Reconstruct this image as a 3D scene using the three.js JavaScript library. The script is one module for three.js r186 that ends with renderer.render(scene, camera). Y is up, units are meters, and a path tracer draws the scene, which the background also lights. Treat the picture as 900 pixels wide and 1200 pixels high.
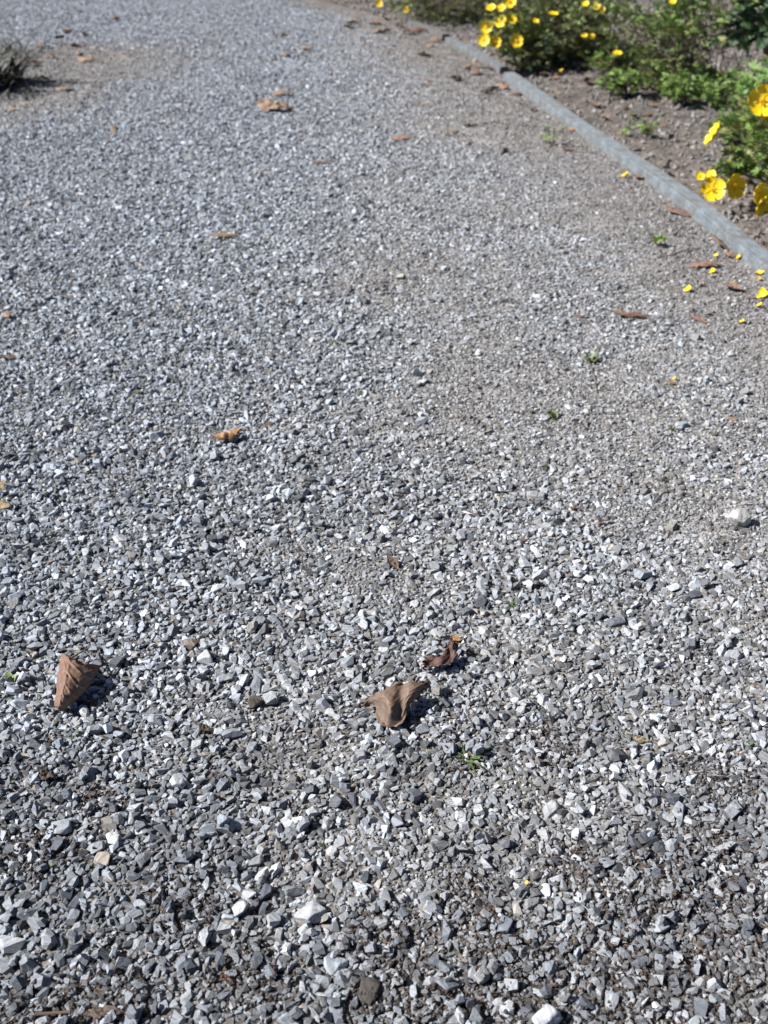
import * as THREE from 'three';
import { Sky } from 'three/addons/objects/Sky.js';
import { mergeGeometries, mergeVertices, toCreasedNormals } from 'three/addons/utils/BufferGeometryUtils.js';
import { ConvexGeometry } from 'three/addons/geometries/ConvexGeometry.js';
import { ImprovedNoise } from 'three/addons/math/ImprovedNoise.js';

// ------------------------------------------------------------------ camera, sky, sun, exposure
const scene = new THREE.Scene();
const CAM_H = 0.5, PITCH = 32.5 * Math.PI / 180, FOV = 54;
const camera = new THREE.PerspectiveCamera(FOV, 0.75, 0.02, 400);
camera.position.set(0, CAM_H, 0);
camera.rotation.set(-PITCH, 0, 0);
camera.focus = 0.68;
camera.userData.fStop = 13;
scene.add(camera);

const sunDir = new THREE.Vector3(-0.80, 0.72, 0.10).normalize();
const sky = new Sky();
sky.name = 'sky'; sky.userData.kind = 'structure';
sky.scale.setScalar(300);
sky.material.uniforms.sunPosition.value.copy(sunDir);
sky.material.uniforms.turbidity.value = 2;
sky.material.uniforms.rayleigh.value = 0.5;
sky.material.uniforms.mieCoefficient.value = 0.002;
scene.add(sky);
scene.environmentIntensity = 0.10;

const sun = new THREE.DirectionalLight(new THREE.Color(0.99, 0.985, 0.97), 5);
sun.name = 'sun';
sun.position.copy(sunDir).multiplyScalar(10).add(new THREE.Vector3(0, 0, -2));
sun.target.position.set(0, 0, -2);
sun.castShadow = true;
sun.shadow.mapSize.set(4096, 4096);
Object.assign(sun.shadow.camera, { left: -5, right: 5, top: 5, bottom: -5, near: 1, far: 25 });
scene.add(sun, sun.target);

const renderer = new THREE.WebGLRenderer({ antialias: true });
renderer.setSize(768, 1024);
renderer.toneMapping = THREE.LinearToneMapping;
renderer.toneMappingExposure = 1.96;
renderer.shadowMap.enabled = true;

// ------------------------------------------------------------------ helpers
function rng(seed) { let a = seed >>> 0; return () => { a = (a + 0x6D2B79F5) | 0; let t = Math.imul(a ^ (a >>> 15), 1 | a); t = (t + Math.imul(t ^ (t >>> 7), 61 | t)) ^ t; return ((t ^ (t >>> 14)) >>> 0) / 4294967296; }; }
const R = rng(20240611);
const rr = (a, b, f = R) => a + (b - a) * f();
const clamp = (x, a = 0, b = 1) => Math.min(b, Math.max(a, x));
const smooth = (a, b, x) => { const t = clamp((x - a) / (b - a)); return t * t * (3 - 2 * t); };
const mix = (a, b, t) => a + (b - a) * t;
const V = (x, y, z) => new THREE.Vector3(x, y, z);
const perlin = new ImprovedNoise();
const n3 = (x, y, z = 0) => perlin.noise(x + 31.7, y + 17.3, z + 5.1);

// photo pixels (900 x 1200) to directions and points
const F = 600 / Math.tan(FOV * Math.PI / 360), CP = Math.cos(PITCH), SP = Math.sin(PITCH);
function ray(px, py) { const a = (px - 450) / F, b = (600 - py) / F; return V(a, b * CP - SP, -(CP + b * SP)); }
function onPlane(px, py, h = 0.004) { const d = ray(px, py); return d.multiplyScalar((h - CAM_H) / d.y).add(V(0, CAM_H, 0)); }
function atDist(px, py, dist) { const d = ray(px, py); return d.multiplyScalar(-dist / d.z).add(V(0, CAM_H, 0)); }
function toPix(x, y, z) { const yy = y - CAM_H, w = -z * CP - yy * SP, up = yy * CP - z * SP; return [450 + F * x / w, 600 - F * up / w, w]; }

const used = new Map();
function numbered(name) { const n = used.get(name) || 0; used.set(name, n + 1); return n ? `${name}_${String(n).padStart(3, '0')}` : name; }
function top(o, name, label, category, group) {
  o.name = numbered(name); o.userData.label = label; o.userData.category = category;
  if (group) o.userData.group = group;
  scene.add(o); return o;
}
function part(name, geo, mat, parent, kind) { const m = new THREE.Mesh(geo, mat); m.name = name; m.castShadow = m.receiveShadow = true; if (kind) m.userData.kind = kind; parent.add(m); return m; }
function mesh(geo, mat) { const m = new THREE.Mesh(geo, mat); m.castShadow = m.receiveShadow = true; return m; }

function texture(w, h, fn, srgb = true) {
  const d = new Uint8Array(w * h * 4);
  for (let y = 0; y < h; y++) for (let x = 0; x < w; x++) {
    const c = fn(x, y), i = (y * w + x) * 4;
    d[i] = clamp(c[0]) * 255; d[i + 1] = clamp(c[1]) * 255; d[i + 2] = clamp(c[2]) * 255; d[i + 3] = 255;
  }
  const t = new THREE.DataTexture(d, w, h);
  t.wrapS = t.wrapT = THREE.RepeatWrapping; t.magFilter = THREE.LinearFilter; t.minFilter = THREE.LinearMipmapLinearFilter; t.generateMipmaps = true;
  if (srgb) t.colorSpace = THREE.SRGBColorSpace;
  t.needsUpdate = true; return t;
}
// tileable value noise on a lattice of period p
function tileNoise(seed) {
  const f = rng(seed), T = new Float32Array(65536); for (let i = 0; i < 65536; i++) T[i] = f();
  return (x, y, p) => {
    const xi = Math.floor(x), yi = Math.floor(y), fx = x - xi, fy = y - yi, u = fx * fx * (3 - 2 * fx), v = fy * fy * (3 - 2 * fy);
    const g = (a, b) => T[((((a % p) + p) % p) * 256 + (((b % p) + p) % p)) & 65535];
    return mix(mix(g(xi, yi), g(xi + 1, yi), u), mix(g(xi, yi + 1), g(xi + 1, yi + 1), u), v);
  };
}
const tn = tileNoise(7);

// ------------------------------------------------------------------ the edging line and the lie of the land
const kerbPixels = [
  [[1010, 380], [880, 288], [838, 252], [760, 196], [680, 142], [597, 84]],
  [[591, 79], [560, 60], [526, 43]],
  [[522, 40], [500, 30], [477, 21]],
];
const KERB_TOP = 0.019;
const kerbLines = kerbPixels.map(l => l.map(([x, y]) => onPlane(x, y, KERB_TOP)));
const kerbAll = kerbLines.flat().map(p => [p.x, p.z]);
kerbAll.unshift([kerbAll[0][0] + 0.10, 0.6]);
{ const e = kerbAll[kerbAll.length - 1]; kerbAll.push([e[0] - 0.6, e[1] - 1.2], [e[0] - 4, -12]); }
function kerbX(z) { // x of the edging at this z
  for (let i = 1; i < kerbAll.length; i++) { const a = kerbAll[i - 1], b = kerbAll[i]; if (z <= a[1] && z >= b[1]) return mix(a[0], b[0], (a[1] - z) / (a[1] - b[1])); }
  return z > 0 ? kerbAll[0][0] : kerbAll[kerbAll.length - 1][0];
}
const bedSide = (x, z) => x - kerbX(z);       // > 0 in the flower bed
function land(x, z) {
  const b = smooth(0.0, 0.05, bedSide(x, z));
  let h = 0.0055 * n3(x * 3.1, z * 3.1) + 0.003 * n3(x * 9, z * 9, 3) + 0.0012 * n3(x * 26, z * 26, 9);
  h += b * (-0.004 + 0.014 * n3(x * 7, z * 7, 20) + 0.007 * n3(x * 22, z * 22, 30));
  return h;
}
// how much fine dirt there is between and over the stones: 0 clean coarse gravel, 1 bare dirt
const dirtSpots = [[560, 420, .13, .55], [430, 300, .14, .5], [860, 345, .14, .75], [700, 560, .10, .35], [850, 600, .08, .55], [600, 540, .09, .35], [400, 1010, .05, .5], [560, 1090, .06, .5], [120, 940, .025, .5],
  [60, 1040, .02, .6], [450, 690, .05, .45], [320, 640, .04, .3], [640, 760, .05, .3], [200, 210, .22, .3], [520, 330, .16, .5], [500, 480, .10, .45], [430, 620, .07, .4], [380, 780, .05, .35], [560, 240, .22, .45], [640, 430, .12, .4], [740, 470, .10, .35], [480, 120, .3, .4], [620, 900, .05, .35], [800, 820, .05, .3], [15, 85, .50, 1.6], [75, 65, .32, .8], [10, 125, .28, .8], [200, 45, .6, .15], [420, 40, .5, .3], [590, 150, .25, .5], [520, 70, .3, .5], [80, 190, .15, .35], [880, 720, .05, .6], [350, 400, .05, .25], [250, 830, .03, .4], [360, 880, .05, .35]]
  .map(([x, y, r, a]) => { const p = onPlane(x, y); return [p.x, p.z, r, a]; });
const patches = l => { const q = l.map(([x, y, r]) => { const p = onPlane(x, y); return [p.x, p.z, r]; }); return (x, z) => { let m = 0; for (const [a, b, r] of q) m = Math.max(m, 1 - Math.hypot(x - a, z - b) / r); return smooth(.05, .35, m + .35 * n3(x * 40, z * 40, 81) + .2 * n3(x * 90, z * 90, 82)); }; };
const dusky = patches([[90, 1080, .07], [250, 1160, .07], [40, 900, .04], [210, 1010, .05], [830, 1100, .07], [640, 1160, .06], [770, 980, .05], [440, 1180, .06], [560, 1010, .04], [700, 850, .04], [20, 620, .05], [300, 900, .04], [500, 900, .03], [880, 940, .05]]);  // patches where the stone mix shifts to darker tones, mostly in the nearest gravel
const humus = patches([[620, 1150, .05], [880, 1110, .05], [760, 1040, .04], [690, 1010, .03], [300, 1140, .03], [90, 1185, .05], [450, 1100, .03], [560, 1060, .03], [840, 900, .03], [730, 1150, .05], [120, 930, .02], [640, 870, .03], [470, 1160, .04], [30, 1000, .03], [840, 1010, .04], [540, 880, .02], [660, 740, .02], [210, 1060, .03]]);
function dirt(x, z) {
  const e = -bedSide(x, z);
  let d = 0.95 * (1 - smooth(0.03, 0.30 + 0.12 * n3(x * 5, z * 5, 44), e)) + 0.35 * (1 - smooth(0.15, 0.5, e));
  for (const [a, b, r, k] of dirtSpots) { const q = ((x - a) ** 2 + (z - b) ** 2) / (r * r); if (q < 4) d += k * Math.exp(-q * 1.1); }
  d += 0.08 + 0.45 * n3(x * 6, z * 6, 60) + 0.48 * n3(x * 18, z * 18, 61) + .34 * n3(x * 45, z * 45, 62);
  d -= 0.2 * smooth(0.1, -0.5, x) + .12 * smooth(.12, -.1, x);
  return clamp(d);
}

// ------------------------------------------------------------------ ground sheet
const soilTex = texture(1024, 1024, (x, y) => {
  const g = tn(x / 4, y / 4, 256) * .45 + tn(x / 8 + 9, y / 8, 128) * .3 + tn(x / 32, y / 32 + 5, 32) * .25, p = tn(x / 2 + 3, y / 2 + 77, 512 > 256 ? 256 : 512);
  const l = .55 + .42 * (g - .5) * 2 + .22 * (p - .5); return [l + .02, l, l - .02];
});
const soilBump = texture(1024, 1024, (x, y) => { const l = tn(x / 3 + 1, y / 3, 256) * .5 + tn(x / 8, y / 8, 128) * .35 + tn(x / 20, y / 20, 64) * .3; return [l, l, l]; }, false);
{
  const lines = (a, b, step, far) => { const o = []; for (let v = a; v <= b + 1e-6; v += step) o.push(v); let s = step, v = b; while (v < far) { s *= 1.6; v += s; o.push(v); } s = step; v = a; while (v > -far) { s *= 1.6; v -= s; o.unshift(v); } return o; };
  const xs = lines(-2.2, 2.6, 0.015, 150), zs = lines(-6.4, 0.3, 0.016, 150);
  const P = [], C = [], U = [], I = [], nx = xs.length;
  for (const z of zs) for (const x of xs) {
    const far = Math.max(Math.abs(x), Math.abs(z + 3));
    P.push(x, far > 8 ? 0 : land(x, z), z); U.push(x / 0.6, z / 0.6);
    const b = smooth(0.0, 0.04, bedSide(x, z)), d = dirt(x, z), m = .5 + .5 * n3(x * 2.2, z * 2.2, 71);
    const grey = [.24, .225, .21], dust = [.315, .31, .300], soil = [.155 + .10 * m, .137 + .083 * m, .126 + .075 * m];
    const earth = [.20, .178, .163], q = Math.max((1 - smooth(.04, .34, -bedSide(x, z) + .10 * n3(x * 8, z * 8, 90))) * .9, smooth(.9, .3, Math.hypot(x + 1.45, (z + 3.4) * .65) + .35 * n3(x * 6, z * 6, 93)) * 1.2) * (.75 + .5 * n3(x * 14, z * 14, 91));
    const hm = z > -.6 ? humus(x, z) * .85 : 0, dk = [.11, .085, .07];
    for (let k = 0; k < 3; k++) C.push(mix(mix(mix(mix(grey[k], dust[k], d), earth[k], clamp(q)), dk[k], hm), soil[k], b));
  }
  for (let j = 0; j < zs.length - 1; j++) for (let i = 0; i < nx - 1; i++) { const a = j * nx + i; I.push(a, a + nx, a + 1, a + 1, a + nx, a + nx + 1); }
  const g = new THREE.BufferGeometry();
  g.setAttribute('position', new THREE.Float32BufferAttribute(P, 3)); g.setAttribute('color', new THREE.Float32BufferAttribute(C, 3)); g.setAttribute('uv', new THREE.Float32BufferAttribute(U, 2));
  g.setIndex(I); g.computeVertexNormals();
  var ground = mesh(g, new THREE.MeshStandardMaterial({ map: soilTex, vertexColors: true, roughness: 1, bumpMap: soilBump, bumpScale: 0.002 }));
  ground.material.color.setScalar(1.9);
  ground.name = 'gravel_path'; ground.userData.kind = 'structure'; scene.add(ground);
}

// ------------------------------------------------------------------ stone shapes
const stoneTex = texture(512, 512, (x, y) => {
  const a = tn(x / 4, y / 4, 128) * .4 + tn(x / 16, y / 16 + 3, 32) * .35 + tn(x / 64 + 7, y / 64, 8) * .25;
  const w = tn(x / 64, y / 64 + 1, 8) * 3 + tn(x / 128 + 4, y / 128, 4) * 4, vein = Math.abs(((y / 512 * 6 + x / 512 * 2 + w) % 1) - .5);
  let l = .885 + .34 * (a - .5) + .09 * smooth(.05, .0, vein) - .12 * smooth(.55, .75, tn(x / 32 + 5, y / 64 + 9, 8));
  return [l, l, l + .005];
});
function stoneGeo(seed, detail, facets, round = 0.012) {
  const f = rng(seed), g0 = new THREE.IcosahedronGeometry(1, detail); g0.deleteAttribute('normal'); g0.deleteAttribute('uv');
  const g = mergeVertices(g0, 1e-4), p = g.attributes.position, planes = [];
  const add = (x, y, z, d) => { const l = Math.hypot(x, y, z); planes.push([x / l, y / l, z / l, d]); };
  for (const [x, y, z] of [[1, 0, 0], [-1, 0, 0], [0, 1, 0], [0, -1, 0], [0, 0, 1], [0, 0, -1]]) add(x + rr(-.45, .45, f), y + rr(-.45, .45, f), z + rr(-.45, .45, f), rr(.62, .86, f));
  for (let i = 6; i < facets; i++) add(rr(-1, 1, f), rr(-1, 1, f), rr(-1, 1, f), rr(.62, .92, f));
  const uv = []; const q = V();
  for (let i = 0; i < p.count; i++) {
    q.fromBufferAttribute(p, i).normalize(); let r = 1.3;
    for (const [a, b, c, d] of planes) { const k = a * q.x + b * q.y + c * q.z; if (k > .05) r = Math.min(r, d / k); }
    r += round * n3(q.x * 4 + seed, q.y * 4, q.z * 4) + round * .8 * n3(q.x * 11 + seed, q.y * 11, q.z * 11);
    q.multiplyScalar(r); p.setXYZ(i, q.x, q.y, q.z);
    uv.push(q.x * .28 + q.z * .17 + seed * .37, q.y * .28 + q.z * .2 + seed * .61);
  }
  g.setAttribute('uv', new THREE.Float32BufferAttribute(uv, 2)); g.computeVertexNormals(); return g;
}
function chipGeo(seed, facets) { // a chip of crushed stone: flat faces, sharp edges
  const f = rng(seed), planes = [];
  const add = (x, y, z, d) => planes.push(new THREE.Plane(V(x, y, z).normalize(), -d));
  for (const [x, y, z] of [[1, 0, 0], [-1, 0, 0], [0, 1, 0], [0, -1, 0], [0, 0, 1], [0, 0, -1]]) add(x + rr(-.45, .45, f), y + rr(-.45, .45, f), z + rr(-.45, .45, f), rr(.58, .84, f));
  for (let i = 6; i < facets; i++) add(rr(-1, 1, f), rr(-1, 1, f), rr(-1, 1, f), rr(.60, .90, f));
  const pts = [], M = new THREE.Matrix3();
  for (let a = 0; a < planes.length; a++) for (let b = a + 1; b < planes.length; b++) for (let c = b + 1; c < planes.length; c++) {
    const A = planes[a].normal, B = planes[b].normal, C = planes[c].normal; M.set(A.x, A.y, A.z, B.x, B.y, B.z, C.x, C.y, C.z); if (Math.abs(M.determinant()) < .08) continue;
    const p = V(-planes[a].constant, -planes[b].constant, -planes[c].constant).applyMatrix3(M.invert());
    if (p.length() < 1.5 && planes.every(q => q.distanceToPoint(p) < 1e-4) && pts.every(q => q.distanceTo(p) > .04)) pts.push(p);
  }
  const g = new ConvexGeometry(pts), P = g.attributes.position, N = g.attributes.normal, uv = [];
  for (let i = 0; i < P.count; i++) { const x = P.getX(i), y = P.getY(i), z = P.getZ(i); uv.push(x * .28 + z * .17 + seed * .37, y * .28 + z * .2 + seed * .61); }
  g.setAttribute('uv', new THREE.Float32BufferAttribute(uv, 2)); return g;
}
const SHAPES = 16, stoneFine = [], stoneMid = [];
for (let i = 0; i < SHAPES; i++) { stoneFine.push(i % 2 ? stoneGeo(100 + i, 14, 7 + i % 5) : chipGeo(100 + i, 8 + i % 5)); stoneMid.push(chipGeo(300 + i, 13 + i % 4)); }
const stoneMat = new THREE.MeshStandardMaterial({ map: stoneTex, roughness: 0.75, bumpMap: stoneTex, bumpScale: .0003 });

function stoneColor(f, d, x, z) { // real-world base colours of crushed blue-grey limestone
  const k = f() * (z > -.75 ? 1 - .38 * dusky(x, z) : 1); let v, t = 0;
  if (k < .20) v = mix(.085, .17, f()); else if (k < .60) v = mix(.19, .36, f()); else if (k < .89) v = mix(.36, .50, f()); else if (k < .965) v = mix(.52, .70, f()); else { v = mix(.20, .42, f()); t = .75; }
  const w = t ? t : clamp(.10 * f() + .25 * d * f()), blue = .015 + .075 * f() + .05 * smooth(.1, -.35, x);
  let c = [v * (1 - blue * .75), v, v * (1 + blue)];
  c = [mix(c[0], v * 1.14, w), mix(c[1], v * .99, w), mix(c[2], v * .82, w)];
  const eb = smooth(.34, .05, -bedSide(x, z)), dust = (.40 + .4 * eb) * d * f() + .04, du = [mix(.285, .23, eb), mix(.272, .207, eb), mix(.258, .19, eb)];
  return c.map((q, i) => mix(q, du[i], dust));
}

// height of what lies on the land, in tenths of a millimetre, on a fine raster
const RX0 = -2.6, RX1 = 3.0, RZ0 = -6.2, RZ1 = 0.1, CELL = 0.00125;
const RW = Math.ceil((RX1 - RX0) / CELL), RH = Math.ceil((RZ1 - RZ0) / CELL), pile = new Uint8Array(RW * RH);
const pileAt = (x, z) => { const i = Math.floor((x - RX0) / CELL), j = Math.floor((z - RZ0) / CELL); return i < 0 || j < 0 || i >= RW || j >= RH ? 0 : pile[j * RW + i] * 1e-4; };
function raise(x, z, r, cy, ry) { // a dome of radius r whose centre is cy above the land
  const i0 = Math.max(0, Math.floor((x - r - RX0) / CELL)), i1 = Math.min(RW - 1, Math.floor((x + r - RX0) / CELL)), j0 = Math.max(0, Math.floor((z - r - RZ0) / CELL)), j1 = Math.min(RH - 1, Math.floor((z + r - RZ0) / CELL));
  for (let j = j0; j <= j1; j++) for (let i = i0; i <= i1; i++) {
    const dx = RX0 + (i + .5) * CELL - x, dz = RZ0 + (j + .5) * CELL - z, q = 1 - (dx * dx + dz * dz) / (r * r); if (q <= 0) continue;
    const h = Math.min(255, (cy + ry * Math.sqrt(q)) * 1e4); const k = j * RW + i; if (h > pile[k]) pile[k] = h;
  }
}
const surface = (x, z) => land(x, z) + pileAt(x, z);
const ringPts = [[0, 0], [.62, 0], [-.31, .54], [-.31, -.54], [.31, .54], [.31, -.54], [-.62, 0]];

// ------------------------------------------------------------------ single stones that stand out
const tintMats = new Map();
function stoneTint(r, g, b) { const k = [r, g, b].join(); if (!tintMats.has(k)) { const m = stoneMat.clone(); m.color.setRGB(r, g, b); tintMats.set(k, m); } return tintMats.get(k); }
// [px, py, size in px, colour, label, flatness, turn]
const singled = [
  [868, 610, 25, [.60, .575, .52], 'pale cream rounded pebble lying alone on fine dusty gravel', .85, .4],
  [363, 1066, 34, [0.444, 0.444, 0.444], 'large white and grey broken stone with a ridge across it', .6, -.5],
  [640, 1192, 36, [0.488, 0.488, 0.496], 'large pale angular stone casting a dark shadow on its right', .8, .9],
  [318, 815, 20, [0.385, 0.385, 0.392], 'light grey block shaped stone beside a brown stone', .8, .3],
  [240, 763, 21, [0.488, 0.496, 0.503], 'white rounded stone beside a small brown stone', .7, .1],
  [222, 748, 19, [0.210, 0.165, 0.125], 'small brown stone beside a white rounded stone', .7, 1.2],
  [298, 818, 21, [0.170, 0.135, 0.105], 'upright dark brown stone beside a light grey block', .8, 1.5],
  [72, 966, 27, [0.380, 0.400, 0.420], 'long smooth light grey stone with a flat top', .5, -.3],
  [391, 1124, 28, [0.420, 0.450, 0.480], 'flat pale blue grey slab of stone with a pointed corner', .4, .7],
  [399, 1163, 22, [0.450, 0.490, 0.480], 'pale greenish grey smooth stone near a dark brown patch', .6, .1],
  [430, 1160, 32, [0.085, 0.072, 0.060], 'dark brown flat stone sunk in the gravel', .35, 1.3],
  [281, 1062, 22, [0.488, 0.488, 0.488], 'white pointed stone lit on one face', .75, .5],
  [133, 978, 21, [0.533, 0.525, 0.496], 'bright white square cornered stone among grey gravel', .5, .1],
  [118, 1003, 22, [0.480, 0.410, 0.330], 'tan stone with a pale top among blue grey gravel', .6, .2],
  [208, 912, 26, [0.459, 0.459, 0.459], 'cluster sized whitish rough stone with knobbly edges', .6, .3],
  [644, 944, 22, [0.429, 0.429, 0.422], 'pale stone at the middle of a patch of light chippings', .6, .8],
  [762, 975, 24, [0.070, 0.075, 0.095], 'dark slate blue flat stone', .35, .1],
  [588, 1078, 27, [0.200, 0.220, 0.250], 'wide flat blue grey stone lying level', .35, -.3],
  [564, 1139, 24, [0.407, 0.400, 0.385], 'whitish stone with a bright sunlit left face', .7, .4],
  [595, 1175, 25, [0.480, 0.490, 0.500], 'light elongated stone resting on its side', .55, .9],
  [486, 734, 14, [0.500, 0.520, 0.550], 'light grey chip beside small orange leaf fragment', .5, .2],
  [517, 757, 16, [0.488, 0.481, 0.459], 'white chip beside a reddish brown torn leaf', .5, .0],
  [800, 495, 18, [.33, .35, .36], 'pale bluish rounded stone over a green sprout', .5, .2],
  [590, 175, 13, [0.120, 0.110, 0.100], 'dark lump of stone on the fine grey gravel', .7, .2],
  [468, 322, 14, [0.550, 0.500, 0.420], 'sandy pale stone half buried in dusty gravel', .3, .2],
  [660, 292, 16, [0.400, 0.370, 0.330], 'flat greyish tan stone in the fine dirt', .35, .5],
];
{
  const f = rng(55); let k = 0;
  for (const [px, py, w, c, label, flat, turn] of singled) {
    const p = onPlane(px, py, 0.006), t = toPix(p.x, p.y, p.z), r = w * t[2] / F / 2 * .92;
    const g = stoneGeo(700 + k, 10, 9 + k % 4, .03); k++;
    const m = mesh(g, stoneTint(...c)); const ry = r * flat;
    const base = land(p.x, p.z) + .0010; m.position.set(p.x, base + ry * .62, p.z);
    m.rotation.set(rr(-.15, .15, f), turn, rr(-.15, .15, f)); m.scale.set(r * 1.08, ry, r * .92);
    top(m, 'loose_stone', label, 'stone'); raise(p.x, p.z, r * .85, .0010 + ry * .62, ry);
  }
}

// ------------------------------------------------------------------ gravel: packed from large to small, loose stones on top
{
  const f = rng(99), list = [];
  const inFrame = (x, z, m) => { const q = toPix(x, 0, z); return q[2] > .05 && q[0] > -m && q[0] < 900 + m && q[1] > -60 && q[1] < 1200 + m; };
  const halfW = d => .13 + .325 * d + (d < 1.2 ? .38 : d < 2.4 ? .30 : .22);
  // bands of distance: [near, far, tries per square metre for each class of radius]
  const classes = [[.0064, .0047], [.0047, .0034], [.0034, .0024], [.0024, .0017], [.0017, .0011], [.0011, .0007]];
  const bands = [
    [-.05, .45, [600, 6000, 28000, 90000, 240000, 420000]],
    [.45, .80, [450, 4800, 28000, 90000, 240000, 300000]],
    [.80, 1.3, [350, 4000, 25000, 90000, 200000, 0]],
    [1.3, 2.2, [300, 3500, 24000, 90000, 80000, 0]],
    [2.2, 3.4, [300, 3500, 24000, 55000, 0, 0]],
    [3.4, 6.1, [300, 4000, 24000, 9000, 0, 0]],
  ];
  const put = (x, z, r, ontop) => {
    const e = bedSide(x, z); if (e > -.018) return;
    const d = dirt(x, z);
    if (!ontop) {
      if (r > .0021 ? f() < d * .93 : r > .0014 ? f() < d * .6 : f() < d * .25) return;
      if (r > .0041 && f() < .35 * smooth(-.1, .35, x)) return;
    } else if (f() < d * 1.6) return;
    let full = 0, sum = 0, mx = 0;
    for (const [a, b] of ringPts) { const h = pileAt(x + a * r, z + b * r); if (h > 0) full++; sum += h; mx = Math.max(mx, h); }
    if (!ontop && full > (r > .003 ? 1 : 2)) return;
    if (ontop && (mx > .011 || full < 3)) return;
    const base = ontop ? sum / 7 * .8 : sum / 7 * .4, sx = rr(.95, 1.5, f), sz = rr(.68, 1.05, f), sy = rr(.42, .9, f);
    const cy = base + r * sy * (ontop ? rr(.45, .8, f) : rr(.1, .75, f) * (1 - .5 * d));
    raise(x, z, r * .97, cy, r * sy * .9);
    const tilt = ontop ? .8 : .6;
    list.push([x, z, r, cy, sx * r, sy * r, sz * r, f() * 6.283, (f() - .5) * 2 * tilt, (f() - .5) * 2 * tilt, d]);
  };
  const cells = [];
  classes.forEach(([r1, r0], c) => {
    for (const [n, m, per] of bands) {
      if (!per[c]) continue; const w = halfW(m), tries = per[c] * (m - n) * 2 * w;
      for (let i = 0; i < tries; i++) {
        const dd = rr(n, m, f), x = rr(-w, w, f); if (Math.abs(x) > halfW(dd)) continue;
        if (c >= 4 && !inFrame(x, -dd, 260)) continue;
        put(x, -dd, rr(r0, r1, f), false);
      }
    }
    if (c === 3) for (const [n, m, per] of bands) { const w = halfW(m), tries = (m < .5 ? 7500 : m < 1.5 ? 5600 : 4200) * (m - n) * 2 * w; for (let i = 0; i < tries; i++) { const dd = rr(n, m, f), x = rr(-w, w, f); if (Math.abs(x) < halfW(dd)) put(x, -dd, mix(.0022, .0046, Math.pow(f(), 1.6)), true); } }
    if (c === 4) for (const [n, m, per] of bands.slice(0, 3)) { const w = halfW(m), tries = 9000 * (m - n) * 2 * w; for (let i = 0; i < tries; i++) { const dd = rr(n, m, f), x = rr(-w, w, f); if (Math.abs(x) < halfW(dd)) put(x, -dd, rr(.0012, .0024, f), true); } }
  });
  // the 300 that show largest are meshes of their own
  list.forEach(s => { const q = toPix(s[0], 0, s[1]); s.show = inFrame(s[0], s[1], -4) ? s[2] / q[2] : 0; });
  const big = new Set([...list].sort((a, b) => b.show - a.show).slice(0, 300));
  const tints = [[.11, .12, .14], [.18, .19, .21], [.22, .235, .26], [.28, .295, .315], [.33, .34, .355], [.39, .40, .41], [.48, .485, .48], [.60, .60, .59], [.26, .24, .215]];
  const E = new THREE.Euler(), Q = new THREE.Quaternion(), M = new THREE.Matrix4(), col = new THREE.Color();
  const bins = Array.from({ length: SHAPES }, () => []);
  list.forEach((s, i) => {
    if (!big.has(s)) { bins[Math.floor(f() * SHAPES)].push(s); return; }
    const m = part('stone', stoneMid[i % SHAPES], stoneTint(...tints[Math.min(8, Math.floor(Math.pow(f(), 1.05) * 9 * (1 - .4 * dusky(s[0], s[1]))))]), ground);
    m.position.set(s[0], land(s[0], s[1]) + s[3], s[1]); m.rotation.set(s[8], s[7], s[9]); m.scale.set(s[4], s[5], s[6]);
  });
  const gravel = new THREE.Group(); gravel.name = 'gravel'; gravel.userData = { kind: 'stuff', label: 'blue grey crushed stone gravel covering the path', category: 'gravel' }; scene.add(gravel);
  bins.forEach((b, k) => {
    const im = new THREE.InstancedMesh(stoneFine[k], stoneMat, b.length); im.name = 'gravel_stones'; im.userData.kind = 'stuff'; im.castShadow = im.receiveShadow = true;
    b.forEach((s, i) => {
      E.set(s[8], s[7], s[9]); Q.setFromEuler(E);
      M.compose(V(s[0], land(s[0], s[1]) + s[3], s[1]), Q, V(s[4], s[5], s[6])); im.setMatrixAt(i, M);
      const c = stoneColor(f, s[10], s[0], s[1]); col.setRGB(c[0] * 1.12, c[1] * 1.12, c[2] * 1.12); im.setColorAt(i, col);
    });
    gravel.add(im);
  });
  console.log('stones', list.length);

  // crumbs of soil and small stones in the flower bed
  const crumbs = [[], [], []];
  for (let i = 0; i < 70000; i++) {
    const dd = rr(1.2, 5.2, f), kx = kerbX(-dd), x = kx + .03 + f() * 1.7; if (!inFrame(x, -dd, 160)) continue;
    const r = mix(.0010, .008, Math.pow(f(), 6)) * (dd > 3 ? 1.2 : 1); crumbs[f() < .22 ? 1 : 0].push([x, -dd, r]);
  }
  for (let i = 0; i < 32000; i++) { // dirt crumbs on the path side of the edging and on bare patches
    const dd = rr(.3, 4.5, f), x = rr(-halfW(dd), halfW(dd), f); if (bedSide(x, -dd) > -.03 || f() > dirt(x, -dd) * 1.3 - .35 || !inFrame(x, -dd, 100)) continue;
    crumbs[0].push([x, -dd, rr(.0012, .0042, f)]);
  }
  for (let i = 0; i < 60000; i++) { const dd = rr(.2, .6, f), x = rr(-.35, .35, f); if (pileAt(x, -dd) < .0055 && humus(x, -dd) > .3 + .7 * f()) crumbs[2].push([x, -dd, rr(.0006, .0019, f)]); }
  const sc = new THREE.Group(); sc.name = 'soil_crumbs'; sc.userData = { kind: 'stuff', label: 'brown soil crumbs and grit in the flower bed', category: 'soil' }; scene.add(sc);
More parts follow.
